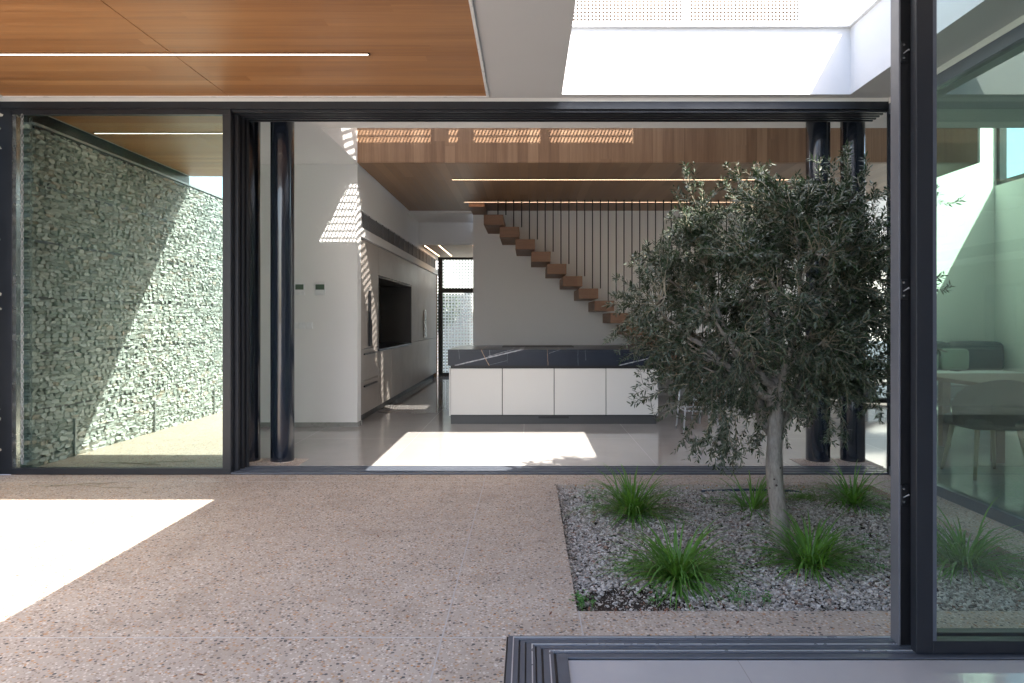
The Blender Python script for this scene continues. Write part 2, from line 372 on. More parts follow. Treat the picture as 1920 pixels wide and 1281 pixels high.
# ------------------------------------------------------------------ walls, ceilings, roofs
def wall(name, mb, mat, label, cat='wall'): return tag(mb.build(name, mat), label, cat)
wall('interior_wall', B(-3.6, -2.08, 8.32, 8.50, 0, 7.6), M['plaster_in'], 'white wall carrying two thermostats and a row of switches')
wall('interior_wall', MB().box(-3.6, -3.4, 6.06, 8.31, 0, 3.2), M['plaster_in'], 'white side wall behind the left columns, added to darken the space behind the left glass')  # added wall that keeps the space behind the left glass dark
m = MB(); m.box(-2.75, -2.08, 8.503, 15.8, 2.67, 3.6); m.box(-2.75, -2.08, 8.503, 15.8, 2.345, 2.46); m.box(-2.75, -2.13, 8.503, 15.8, 2.46, 2.67)
m.box(-2.75, -2.08, 8.503, 12.0, 3.6, 7.6); m.box(-2.9, -2.75, 8.503, 15.8, 0, 3.6)
w_over = wall('cabinet_wall', m, M['plaster_in'], 'white wall above the tall kitchen cabinets with a long air grille')
wall('stair_wall', B(-0.95, 8.2, 11.8, 12.0, 0, 7.6), M['plaster_in'], 'pale grey wall behind the floating staircase')
wall('hall_wall', B(-0.95, -0.78, 12.003, 15.8, 0, 3.1), M['plaster_in'], 'white side wall of the passage behind the staircase')
wall('hall_bulkhead', B(-2.08, -0.95, 13.0, 13.2, 2.75, 3.6), M['plaster_in'], 'white bulkhead over the passage opening beside the cabinets')
wall('hall_ceiling', B(-2.08, -0.95, 13.203, 15.9, 2.75, 2.9), M['hall_paint'], 'low warm lit ceiling of the passage at the back', 'ceiling')
wall('recess_ceiling', B(-2.08, -0.95, 11.8, 13.0, 3.16, 3.6), M['plaster_in'], 'short white ceiling between timber soffit and passage bulkhead', 'ceiling')
m = MB(); m.box(-4.35, 3.03, 6.05, 6.75, 3.2, 3.72); m.box(3.03, 8.2, 6.05, 6.75, 3.2, 3.72); m.box(-4.35, -2.05, 6.75, 8.32, 3.2, 3.72); m.box(-4.35, 8.06, 6.66, 6.75, 3.72, 4.02)  # last box is an added hidden upstand blocking sun through the lowest holes
wall('front_ceiling', m, M['plaster_in'], 'flat white ceiling band directly behind the sliding door head', 'ceiling')
wall('left_end_wall', MB().box(-4.75, -4.35, 5.78, 8.4, 0, 3.72), M['render_white'], 'white wall at the far left end of the glazing')
# timber bulkhead of the upper floor
wall('timber_fascia', B(-2.05, 5.40, 8.20, 8.235, 3.193, 7.6), M['wood_fascia'], 'tall brown timber fascia with vertical boards above the kitchen', 'timber cladding')
m = MB(); m.box(-2.05, 5.40, 8.238, 11.79, 3.19, 3.25)
soff = wall('timber_soffit', m, M['wood_in'], 'brown timber soffit of the upper floor above the kitchen island', 'timber ceiling')
wall('timber_end', B(5.402, 5.43, 8.20, 11.79, 3.193, 7.6), M['plaster_in'], 'end face of the upper floor volume above the living area', 'wall')
# right wing
wall('right_wall', MB().box(8.07, 8.25, -5, 11.8, 0, 3.62).box(8.07, 8.25, -5, 6.6, 3.62, 7.6), M['plaster_in'], 'pale wall at the right end of the living room')
wf = thing('clerestory_window', 'high window on the right wall seen through green glass', 'window', (8.16, 9, 3.62))
m = MB(); m.box(8.10, 8.22, 6.6, 11.8, 3.62, 3.70); m.box(8.10, 8.22, 6.6, 11.8, 6.2, 7.6); m.box(8.10, 8.22, 11.72, 11.8, 3.7, 6.2); m.box(8.10, 8.22, 6.6, 6.68, 3.7, 6.2); m.box(8.10, 8.22, 9.2, 9.28, 3.7, 6.2)
m.build('frame', M['metal'], wf); B(8.155, 8.165, 6.68, 11.72, 3.7, 6.2).build('pane', M['glass_clear'], wf)
wall('upper_roof', B(-3.6, 8.25, 6.40, 12.0, 7.6, 7.9), M['plaster_in'], 'high roof over the double height space', 'roof')
wall('room_back_wall', B(-0.57, 8.25, -5.2, -5.0, 0, 3.17), M['plaster_in'], 'white back wall of the near living room')
# roof slab round the light well
m = MB()
VX0, VX1, VY0, VY1 = 0.28, 2.67, 3.16, 5.655
m.box(-4.9, VX0, 2.66, 5.78, 3.17, 3.72); m.box(VX0, VX1, 2.66, VY0, 3.17, 3.72); m.box(VX0, VX1, VY1, 5.78, 3.17, 3.72); m.box(VX1, 8.2, 2.66, 6.05, 3.17, 3.72)
m.box(-0.30, 8.2, -5.2, 2.66, 3.17, 3.72); m.box(-4.9, VX1, 5.78, 6.047, 3.17, 3.717)
roof = wall('terrace_roof', m, M['render_white'], 'white flat roof slab with a square light well over the planter', 'roof')
m = MB(); m.box(VX0-0.12, VX1+0.12, VY1-0.04, VY1+0.1, 3.721, 3.745); m.box(VX1-0.03, VX1+0.12, VY0-0.1, VY1-0.04, 3.721, 3.745); m.box(VX0-0.12, VX0+0.03, VY0-0.1, VY1-0.04, 3.721, 3.745)
m.build('coping', M['white_plastic'], roof)
m = MB(); m.box(-4.35, -2.484, 2.70, 5.655, 3.158, 3.168); m.box(-2.478, -0.345, 2.70, 5.655, 3.158, 3.168)
tc = tag(m.build('timber_ceiling', M['wood_ceiling']), 'warm orange brown timber ceiling panel over the terrace', 'timber ceiling')
m = MB(); m.box(-0.345, -0.325, 2.69, 5.675, 3.152, 3.169); m.box(-4.35, -0.345, 5.655, 5.675, 3.152, 3.169); m.build('edge_trim', M['white_plastic'], tc)

# upper front wall with perforated screens
UY = 6.42
m = MB()
m.box(-4.35, 8.2, UY, UY+0.08, 3.722, 4.06); m.box(2.57, 8.2, UY, UY+0.08, 4.06, 7.6); m.box(-4.35, 2.57, UY, UY+0.08, 7.1, 7.6)
for a, b in ((-3.2, -3.1), (0.14, 0.30), (1.455, 1.51)): m.box(a, b, UY, UY+0.08, 4.06, 7.1)
m.box(0.46, 0.60, UY+0.01, UY+0.08, 4.5, 7.1)
m.box(-3.1, 2.57, UY+0.01, UY+0.07, 5.58, 5.79); m.box(-3.1, 2.57, UY+0.01, UY+0.07, 4.40, 4.80)  # second band is added out of view to block the lower sun streaks
up = wall('upper_wall', m, M['render_white'], 'bright white upper storey wall above the light well', 'wall')
for a, b in ((-3.1, 0.14), (0.30, 1.455), (1.51, 2.57)):
    s = thing('perforated_screen', 'white perforated metal screen above the light well, %s' % {-3.1: 'far left one', 0.30: 'the one left of the middle gap', 1.51: 'the one right of the middle gap'}[a], 'screen', ((a+b)/2, UY, 4.06), 'perforated screens on the upper wall')
    m = MB(); m.v = [(a, UY-0.006, 4.06), (b, UY-0.006, 4.06), (b, UY-0.006, 7.1), (a, UY-0.006, 7.1)]; m.f = [(0, 1, 2, 3)]
    m.build('sheet', M['perf'], s)
    B(a, b, UY-0.008, UY-0.002, 4.045, 4.06).build('edge_rail', M['white_plastic'], s)

# ------------------------------------------------------------------ linear lights
def led(x0, x1, y, z, label, mat, wdt=0.02, group=None, along_y=None):
    if along_y: y0, y1 = along_y; c = (x0, y0, z); bx = (x0-wdt/2, x0+wdt/2, y0, y1)
    else: c = (x0, y, z); bx = (x0, x1, y-wdt/2, y+wdt/2)
    t = thing('strip_light', label, 'light', c, group)
    B(bx[0], bx[1], bx[2], bx[3], z-0.006, z-0.001).build('diffuser', mat, t)
    h = MB()
    if along_y: h.box(bx[0]-0.005, bx[0], bx[2], bx[3], z-0.008, z); h.box(bx[1], bx[1]+0.005, bx[2], bx[3], z-0.008, z)
    else: h.box(bx[0], bx[1], bx[2]-0.005, bx[2], z-0.008, z); h.box(bx[0], bx[1]+0.012, bx[3], bx[3]+0.005, z-0.008, z); h.box(bx[1], bx[1]+0.012, bx[2]-0.005, bx[3], z-0.008, z)
    h.build('housing', M['black'], t)
led(-4.3, -1.115, 4.76, 3.158, 'long glowing strip light set in the orange terrace ceiling', M['led'], 0.021)
led(-1.02, 3.70, 9.16, 3.19, 'front strip light in the brown soffit above the kitchen', M['led_warm'], 0.02, 'strip lights in the kitchen soffit')
led(-1.02, 4.30, 10.90, 3.19, 'rear strip light in the brown soffit nearest the stair rods', M['led_warm'], 0.02, 'strip lights in the kitchen soffit')
for i, (x, a, b) in enumerate(((-2.0, 13.25, 15.4), (-1.72, 13.25, 15.4), (-1.06, 13.25, 14.6))):
    led(x, 0, 0, 2.75, ['leftmost warm strip light on the passage ceiling beside the cabinets', 'middle warm strip light on the passage ceiling', 'short strip light at the right edge of the passage ceiling'][i], M['led_warm'], 0.025, 'passage strip lights', (a, b))
led(0.4, 3.4, 1.6, 3.17, 'strip light on the near room ceiling mirrored in the glossy floor', M['led'], 0.03)
for x in (2.0, 2.7, 3.4, 4.1):
    t = thing('downlight', 'small round warm downlight in the near room ceiling', 'light', (x, 2.05, 3.165), 'near room downlights')
    MB().tube([(x, 2.05, 3.165), (x, 2.05, 3.150)], 0.045, 16).build('rim', M['black'], t); MB().tube([(x, 2.05, 3.150), (x, 2.05, 3.146)], 0.03, 16).build('lens', M['spot'], t)

# ------------------------------------------------------------------ facade sliding system
t = thing('sliding_door_track', 'dark grooved floor track of the wide open sliding doors', 'door track', (0.3, 5.9, 0))
m = MB(); m.box(-4.35, 3.13, 5.743, 6.047, -0.02, 0.003); m.build('base', M['metal_black'], t)
m = MB(); mbr = MB()
for i in range(5):
    y = 5.745+i*0.062; m.box(-2.5, 3.03, y, y+0.030, 0.003, 0.016); mbr.box(-2.5, 3.03, y+0.031, y+0.037, 0.003, 0.012)
m.build('rail', M['rail'], t); mbr.build('running_strip', M['bright'], t)
t = thing('overhead_door_track', 'black door head with stepped grooves along the top of the opening', 'door frame', (0.3, 5.9, 3.07))
m = MB(); m.box(-4.60, 3.03, 5.735, 5.76, 3.075, 3.137); m.build('face', M['metal'], t); B(-4.60, 3.03, 5.737, 5.759, 3.1375, 3.1695).build('infill', M['plaster'], t)
m = MB(); m.box(-4.35, 3.03, 5.76, 6.045, 3.10, 3.167); m.build('recess', M['metal_black'], t)
m = MB()
for i in range(5):
    y = 5.765+i*0.058; m.box(-2.5, 3.03, y, y+0.022, 3.055-0.002*i, 3.10)
m.build('groove_rail', M['metal'], t)
# left fixed panel
t = thing('glass_panel', 'large fixed glass panel reflecting the gabion wall', 'glazed door', (-3.4, 5.77, 0))
PX0, PX1 = -4.35, -2.50
m = MB(); m.box(PX0, PX1, 5.738, 5.80, 0.004, 0.055); m.box(PX0, PX1, 5.738, 5.80, 3.03, 3.074); m.box(PX1-0.068, PX1, 5.738, 5.80, 0.055, 3.03); m.box(PX0-0.25, PX0+0.012, 5.738, 5.80, 0.004, 3.074)
m.build('frame', M['metal'], t, bevel=0.002); B(PX0+0.012, PX0+0.045, 5.742, 5.79, 0.055, 3.03).build('bead', M['steel'], t)
B(PX0+0.045, PX1-0.068, 5.765, 5.771, 0.055, 3.03).build('pane', M['glass_left'], t)
for i in range(3):
    t = thing('stacked_sliding_door', ['sliding glass panel stacked directly behind the fixed left panel', 'middle sliding panel stacked behind the left glass', 'innermost sliding panel beside the left black column'][i], 'glazed door', (-3.3, 5.83+0.068*i, 0), 'sliding panels stacked at the left')
    y = 5.815+0.068*i; xr = -2.47+0.012*i; xl = -4.27+0.03*i
    m = MB(); m.box(xr-0.05, xr, y, y+0.045, 0.02, 3.05); m.box(xl, xl+0.05, y, y+0.045, 0.02, 3.05); m.box(xl+0.05, xr-0.05, y, y+0.045, 0.02, 0.05); m.box(xl+0.05, xr-0.05, y, y+0.045, 3.03, 3.05)
    m.build('frame', M['metal'], t, bevel=0.002)
    B(xr+0.0005, xr+0.0045, y+0.014, y+0.03, 0.02, 3.04).build('seal', M['metal_black'], t)
    B(xl+0.05, xr-0.05, y+0.02, y+0.026, 0.05, 3.03).build('pane', M['glass_clear'], t)
# chain behind the glass
m = MB()
cxx, cyy = -4.235, 5.715
for i in range(74):
    z = 0.12+i*0.0395; r = 0.011
    pts = []
    for a in range(9):
        an = 2*math.pi*a/8; dx, dz = math.cos(an)*0.010, math.sin(an)*0.024
        pts.append((cxx+(dx if i % 2 else 0), cyy+(0 if i % 2 else dx), z+dz))
    m.tube(pts, 0.0032, 5, False)
ch = tag(m.build('hanging_chain', M['galv'], smooth=True), 'thin metal link chain hanging at the far left of the glass', 'chain')
# right jamb
t = thing('door_jamb', 'dark jamb closing the wide opening at its right end', 'door frame', (3.05, 5.9, 0)); B(3.03, 3.10, 5.737, 5.765, 0.0, 3.168).build('post', M['metal'], t)
# columns
for i, (x, y) in enumerate(((-2.585, 6.31), (-2.27, 6.31), (2.68, 6.31), (3.0, 6.31))):
    t = thing('round_column', ['round navy black column close to the stacked sliding panels, left pair', 'round navy black column in front of the thermostat wall', 'round navy black column behind the middle of the olive tree, left of its pair', 'round navy black column at the right end of the opening behind the tree'][i], 'column', (x, y, 0), 'round steel columns')
    MB().tube([(x, y, 0.006), (x, y, 3.199)], 0.106, 48).build('shaft', M['column'], t, smooth='auto')
    MB().tube([(x, y, 0.002), (x, y, 0.008)], 0.125, 48).build('base_ring', M['terrazzo'], t)
# right glass wall along x = 3.05
t = thing('glass_wall', 'green tinted glass wall along the right side of the planter', 'glazed wall', (3.05, 4.2, 0))
m = MB(); m.box(3.03, 3.10, 2.82, 5.735, 0.0, 0.073); m.box(3.03, 3.10, 2.82, 5.735, 3.03, 3.12); m.box(3.035, 3.10, 2.82, 2.88, 0.073, 3.03)
m.build('frame', M['rail'], t, bevel=0.002); B(3.06, 3.066, 2.88, 5.735, 0.073, 3.03).build('pane', M['glass_right'], t)
B(3.03, 3.10, 2.82, 5.735, 3.121, 3.168).build('infill', M['plaster'], t)

# ------------------------------------------------------------------ near sliding doors
t = thing('corner_track', 'L shaped dark metal floor track turning the corner in the foreground', 'door track', (-0.08, 2.79, 0))
def ell(mb, a, b, z0, z1):          # nested L: distance a..b in from outer edge (x grows right, y shrinks)
    mb.box(-0.087+a, -0.087+b, -3.0, 2.80-a*0.79, z0, z1); mb.box(-0.087+b, 8.0, 2.80-b*0.79, 2.80-a*0.79, z0, z1)
m = MB(); ell(m, 0.0, 0.24, -0.05, 0.002); m.build('base', M['metal_black'], t)
m = MB(); br = MB()
for a, b in ((0.007, 0.050), (0.057, 0.075), (0.081, 0.115), (0.121, 0.138), (0.146, 0.186), (0.196, 0.239)): ell(m, a, b, 0.002, 0.009)
for a in (0.026, 0.101, 0.169): ell(br, a, a+0.0045, 0.009, 0.0125)
m.build('rail', M['rail'], t, bevel=0.0015); br.build('running_strip', M['bright'], t)
def near_panel(y, xl, wid, label, xr, mat_fr, rail):
    t = thing('sliding_door', label, 'glazed door', (xl, y, 0), 'near sliding doors')
    m = MB(); m.box(xl, xl+wid, y, y+0.042, 0.013, 3.15); m.box(xl+wid, xr, y, y+0.042, 0.013, rail); m.box(xl+wid, xr, y, y+0.042, 3.08, 3.15); m.box(xr, xr+0.06, y, y+0.042, 0.013, 3.15)
    m.build('frame', mat_fr, t, bevel=0.002)
    B(xl+wid, xr, y+0.018, y+0.024, rail, 3.08).build('pane', M['glass_near'], t)
    return t
pa = near_panel(2.720, 1.474, 0.046, 'outer near sliding door with pale edge and three latches', 4.2, M['metal'], 0.055)
pb = near_panel(2.632, 1.498, 0.064, 'inner near sliding door whose tinted glass fills the right edge', 4.3, M['metal'], 0.062)
B(1.562, 1.577, 2.634, 2.660, 0.062, 3.08).build('glazing_bead', M['rail'], pb)
B(1.466, 1.4735, 2.698, 2.762, 0.014, 3.15).build('edge_profile', M['edge'], pa, bevel=0.002)
B(1.4738, 1.560, 2.706, 2.7195, 0.013, 3.15).build('channel', M['metal_black'], pa)
for z in (1.3+(600-97)*2.70/1280, 1.3+(600-542)*2.70/1280, 1.3-(928-600)*2.70/1280):
    l = B(1.4745, 1.503, 2.697, 2.7055, z-0.040, z+0.040).build('latch_plate', M['black'], pa, bevel=0.002)
    for dz in (-0.026, 0.026): MB().tube([(1.483, 2.697, z+dz), (1.483, 2.693, z+dz)], 0.0045, 10).build('screw', M['steel'], l)
    MB().tube([(1.482, 2.694, z-0.008), (1.495, 2.688, z+0.002), (1.500, 2.688, z+0.004)], [0.002, 0.0026, 0.0045], 8).build('latch_pin', M['grille'], l)

# ------------------------------------------------------------------ wall fittings
def px(xp, yp, d): return ((xp-990)/1280*d, 1.3-(yp-600)/1280*d)
for i, (a, b) in enumerate(((552, 571), (590, 610))):
    x0, z0 = px(a, 553, 8.3); x1, z1 = px(b, 531, 8.3)
    t = thing('thermostat', ['white thermostat with green screen nearest the black column', 'white thermostat with dark screen nearer the cabinets'][i], 'thermostat', ((x0+x1)/2, 8.32, z0), 'thermostats on the white wall')
    B(x0, x1, 8.298, 8.32, z0, z1).build('case', M['white_plastic'], t, bevel=0.003); B(x0+0.012, x1-0.012, 8.295, 8.298, (z0+z1)/2-0.005, z1-0.012).build('screen', M['lcd'], t)
for i in range(3):
    a = 545+i*14; x0, z0 = px(a, 616, 8.3); x1, z1 = px(a+12.5, 604, 8.3)
    t = thing('light_switch', ['left white switch of the row below the thermostats', 'middle white switch of the row below the thermostats', 'right white switch of the row below the thermostats'][i], 'switch', ((x0+x1)/2, 8.32, z0), 'row of white switches')
    B(x0, x1, 8.310, 8.32, z0, z1).build('plate', M['white_plastic'], t, bevel=0.002); B(x0+0.012, x1-0.012, 8.304, 8.310, z0+0.012, z1-0.012).build('rocker', M['white_plastic'], t, bevel=0.002)
t = tag(MB().box(-3.4, -2.07, 8.308, 8.319, 0, 0.055).box(-2.079, -2.068, 8.319, 8.52, 0, 0.055).build('skirting', M['skirting']), 'grey tile skirting along the foot of the thermostat wall', 'skirting')
g = thing('air_grille', 'long slotted grey air grille above the kitchen cabinets', 'grille', (-2.1, 9, 2.46))
B(-2.128, -2.112, 8.55, 15.5, 2.462, 2.668).build('backing', M['dark'], g)
m = MB()
for i in range(9): z = 2.475+i*0.0215; m.box(-2.112, -2.094, 8.55, 15.5, z, z+0.010)
m.build('louvre', M['grille'], g)
for i in range(17): y = 8.55+i*0.42; B(-2.093, -2.084, y, y+0.02, 2.462, 2.668).build('divider', M['grille'], g)

# ------------------------------------------------------------------ kitchen tall cabinets (x face -2.10)
kx = -2.10
k = thing('kitchen_cabinets', 'long run of tall taupe kitchen cabinets along the left wall', 'cabinets', (-2.4, 8.55, 0))
m = MB(); m.box(-2.70, kx-0.03, 8.53, 9.58, 0.10, 2.335); m.box(-2.70, kx-0.03, 12.32, 15.6, 0.10, 2.335)
m.box(-2.70, kx-0.03, 9.58, 12.32, 0.10, 0.86); m.box(-2.70, kx-0.03, 9.58, 12.32, 1.95, 2.335); m.build('carcass', M['dark'], k)
B(-2.70, kx-0.06, 8.53, 15.6, 0.0, 0.098).build('plinth', M['black'], k)
m = MB(); m.box(-2.70, -2.66, 9.60, 12.30, 0.89, 1.92); m.box(-2.66, kx-0.002, 9.585, 9.61, 0.89, 1.92); m.box(-2.66, kx-0.002, 12.29, 12.315, 0.89, 1.92); m.box(-2.66, kx-0.002, 9.61, 12.29, 1.90, 1.925)
m.build('niche', M['niche'], k); B(-2.66, kx+0.004, 9.61, 12.29, 0.862, 0.892).build('worktop', M['marble'], k)
def front(y0, y1, z0, z1, nm='door'): return B(kx-0.022, kx, y0+0.003, y1-0.003, z0+0.003, z1-0.003).build(nm, M['cab'], k, bevel=0.0015)
f = front(8.53, 9.02, 0.93, 2.335); f2 = front(9.02, 9.58, 0.93, 2.335)
h = B(kx+0.012, kx+0.040, 8.93, 8.985, 0.96, 1.69).build('handle', M['black'], f, bevel=0.004); h = B(kx+0.012, kx+0.030, 9.045, 9.075, 0.96, 1.30).build('handle', M['black'], f2, bevel=0.004)
for z0, z1 in ((0.52, 0.93), (0.10, 0.52)):
    f = front(8.53, 9.58, z0, z1, 'drawer'); B(kx+0.010, kx+0.030, 8.68, 9.40, z1-0.075, z1-0.055).build('handle', M['dark'], f)
for a, b in ((9.58, 10.5), (10.5, 11.4), (11.4, 12.32)): front(a, b, 0.10, 0.86)
front(9.58, 12.32, 1.93, 2.335)
ys = (12.32, 13.1, 13.8, 14.6, 15.6)
for i in range(4):
    front(ys[i], ys[i+1], 0.10, 0.90); f = front(ys[i], ys[i+1], 0.90, 2.335)
    if i == 1: B(kx+0.008, kx+0.03, 13.70, 13.78, 0.94, 1.50).build('handle', M['steel'], f, bevel=0.004)
    if i == 2: B(kx+0.008, kx+0.03, 13.83, 13.91, 0.94, 1.50).build('handle', M['steel'], f, bevel=0.004)
B(-2.70, kx+0.002, 15.6, 15.78, 0, 2.34).build('end_panel', M['wood_step'], k)

# ------------------------------------------------------------------ island
t = thing('kitchen_island', 'kitchen island with white doors and a black veined marble top', 'kitchen island', (0.3, 9.2, 0))
IX0, IX1 = -0.98, 1.62
B(IX0-0.02, IX1+0.02, 8.50, 9.98, 0.915, 0.935).build('worktop', M['marble'], t, bevel=0.002)
m = MB(); m.box(IX0-0.018, IX1+0.018, 8.502, 8.522, 0.735, 0.9149); m.box(IX0-0.018, IX0+0.002, 8.522, 9.978, 0.735, 0.9149); m.box(IX1-0.002, IX1+0.018, 8.522, 9.978, 0.735, 0.9149)
m.build('apron', M['marble'], t)
B(IX0+0.01, IX1-0.01, 8.55, 9.95, 0.104, 0.90).build('carcass', M['black'], t)
B(IX0+0.012, IX1-0.01, 8.56, 9.93, 0.0, 0.104).build('plinth', M['dark'], t)
B(IX0-0.005, IX0+0.010, 8.53, 9.96, 0.104, 0.70).build('side_panel', M['cab_island'], t); B(IX1-0.010, IX1+0.005, 8.53, 9.96, 0.104, 0.70).build('side_panel', M['cab_island'], t)
for i in range(4):
    a = IX0+0.012+i*0.648; B(a+0.003, a+0.642, 8.525, 8.548, 0.118, 0.695).build('door', M['cab_island'], t, bevel=0.002)
B(0.13, 0.51, 8.552, 8.559, 0.070, 0.098).build('toe_grille', M['black'], t)
B(-0.35, 0.62, 9.2, 9.75, 0.9352, 0.943).build('hob', M['black'], t, bevel=0.002)

# ------------------------------------------------------------------ bar stools right of the island
def stool(x, y, label, src=None):
    if src is None:
        t = thing('bar_stool', label, 'stool', (x, y, 0), 'bar stools at the island end')
        cushion(x-0.19, x+0.19, y-0.19, y+0.19, 0.66, 0.73).build('seat', M['black'], t, smooth=True)
        m = MB(); m.tube([(x-0.18, y+0.17, 0.70), (x-0.19, y+0.19, 0.95), (x, y+0.21, 0.97), (x+0.19, y+0.19, 0.95), (x+0.18, y+0.17, 0.70)], 0.012, 8); m.build('backrest', M['black'], t, smooth=True)
        for sx in (-1, 1):
            for sy in (-1, 1): MB().tube([(x+sx*0.15, y+sy*0.15, 0.67), (x+sx*0.20, y+sy*0.20, 0)], 0.009, 8).build('leg', M['bright'], t, smooth=True)
        m = MB(); q = 0.185; m.tube([(x-q, y-q, 0.26), (x+q, y-q, 0.26), (x+q, y+q, 0.26), (x-q, y+q, 0.26), (x-q, y-q, 0.26)], 0.007, 6); m.build('footrest', M['bright'], t)
        return t
    t = src.copy(); COL.objects.link(t); t.location = (x, y, 0); t['label'] = label
    for c in src.children: d = c.copy(); COL.objects.link(d); d.parent = t
    return t
s0 = stool(1.98, 8.0, 'black bar stool on thin bright legs nearest the island corner')
stool(2.35, 8.75, 'black bar stool on bright legs farther from the opening', s0)

# ------------------------------------------------------------------ stairs
st = thing('staircase', 'floating staircase of brown timber treads hung on thin black rods', 'stairs', (2.0, 11.2, 0))
rods = MB(); SYF = 10.68
nst = 15
for i in range(nst):
    zt = 1.3+(600-402)*SYF/1280-i*0.1925; x0 = (907-990)/1280*SYF+i*0.2477
    if zt < 0.15: break
    B(x0, x0+0.305, SYF, 11.80, zt-0.160, zt).build('tread', M['wood_step'], st, bevel=0.003)
    for q in (0.10, 0.225):
        xx = x0+0.12+q
        MB().tube([(xx, SYF+0.05, zt+0.001), (xx, SYF+0.05, 3.19)], 0.009, 8).build('rod', M['rod'], st)
B(-0.95, -0.70, 10.95, 11.79, 3.12, 3.186).build('landing', M['wood_step'], st)

# ------------------------------------------------------------------ passage door and what lies outside
d = thing('passage_door', 'black framed glass door at the end of the passage', 'door', (-1.5, 15.85, 0))
m = MB(); m.box(-2.08, -1.98, 15.8, 15.9, 0, 2.75); m.box(-0.95, -0.85, 15.8, 15.9, 0, 2.75); m.box(-1.98, -0.95, 15.8, 15.9, 1.93, 2.04); m.box(-1.98, -0.95, 15.8, 15.9, 0, 0.08); m.box(-1.98, -0.95, 15.8, 15.9, 2.70, 2.75)
m.build('frame', M['metal_black'], d); B(-1.98, -0.95, 15.84, 15.85, 0.08, 1.93).build('pane', M['glass_clear'], d); B(-1.98, -0.95, 15.84, 15.85, 2.04, 2.70).build('pane', M['glass_clear'], d)
s = thing('garden_screen', 'white square holed screen outside the passage door', 'screen', (-2.0, 16.6, 0))
m = MB(); m.v = [(-3.5, 16.6, -0.3), (-1.25, 16.6, -0.3), (-1.25, 16.6, 3.4), (-3.5, 16.6, 3.4)]; m.f = [(0, 1, 2, 3)]; m.build('sheet', M['mesh_screen'], s)
B(-1.25, -1.18, 16.57, 16.63, -0.3, 3.4).build('post', M['white_plastic'], s)
tag(B(-7, 3, 21.0, 21.3, -0.3, 3.9).build('garden_wall', M['grey_render']), 'grey garden wall seen through the passage door', 'wall')
# shrub outside
m = MB(); rnd = random.Random(5)
for i in range(2500):
    c = Vector((rnd.gauss(0, 1), rnd.gauss(0, 1), rnd.gauss(0, 1))).normalized()*rnd.uniform(0.5, 1)
    p = Vector((-2.6+c.x*0.7, 19.6+c.y*0.5, 1.7+c.z*0.7)); a = Vector((rnd.gauss(0, 1), rnd.gauss(0, 1), rnd.gauss(0, 1))).normalized()*0.05; b2 = a.orthogonal().normalized()*0.025
    b = len(m.v); m.v += [tuple(p-a), tuple(p+b2), tuple(p+a), tuple(p-b2)]; m.f.append((b, b+1, b+2, b+3))
sh = thing('garden_shrub', 'dim green shrub seen through the passage door screen', 'shrub', (-2.6, 19.6, -0.3)); m.build('foliage', M['olive'], sh)
MB().tube([(-2.6, 19.6, -0.3), (-2.58, 19.6, 0.6), (-2.6, 19.62, 1.6)], [0.05, 0.04, 0.02], 8).build('trunk', M['bark'], sh)

# ------------------------------------------------------------------ furniture seen through the right glass
s = thing('corner_sofa', 'slate grey corner sofa against the far right wall', 'sofa', (7, 11, 0))
B(5.3, 8.0, 10.65, 11.75, 0.08, 0.28).build('base', M['sofa'], s, bevel=0.02)
for a, b in ((5.3, 6.2), (6.22, 7.1), (7.12, 8.0)): cushion(a, b, 10.62, 11.45, 0.27, 0.47).build('seat', M['sofa_seat'], s, smooth=True)
for a, b in ((5.3, 6.2), (6.22, 7.1), (7.12, 8.0)): cushion(a, b, 11.40, 11.74, 0.42, 0.95).build('backrest', M['sofa'], s, smooth=True)
for i, a in enumerate((6.35, 6.85)):
    tag(cushion(a, a+0.46, 11.28, 11.42, 0.47, 0.83).build('cushion', M['cushion'], smooth=True), ['sage green cushion on the left of the sofa pair', 'sage green cushion on the right of the sofa pair'][i], 'cushion', 'cushions on the corner sofa')
B(7.25, 8.0, 8.6, 10.64, 0.08, 0.28).build('base', M['sofa'], s, bevel=0.02); cushion(7.2, 8.0, 8.6, 10.6, 0.27, 0.47).build('seat', M['sofa_seat'], s, smooth=True)
for a, b in ((8.6, 9.6), (9.62, 10.62)): cushion(7.72, 8.05, a, b, 0.42, 0.95).build('backrest', M['sofa'], s, smooth=True)
t = thing('dining_table', 'brown wooden dining table behind the right glass wall', 'table', (5.0, 6.6, 0))
B(4.05, 6.6, 6.1, 7.2, 0.70, 0.74).build('tabletop', M['wood_table'], t, bevel=0.01)
for x in (4.3, 6.3):
    for y in (6.25, 7.05): B(x-0.04, x+0.04, y-0.04, y+0.04, 0, 0.70).build('leg', M['wood_table'], t)
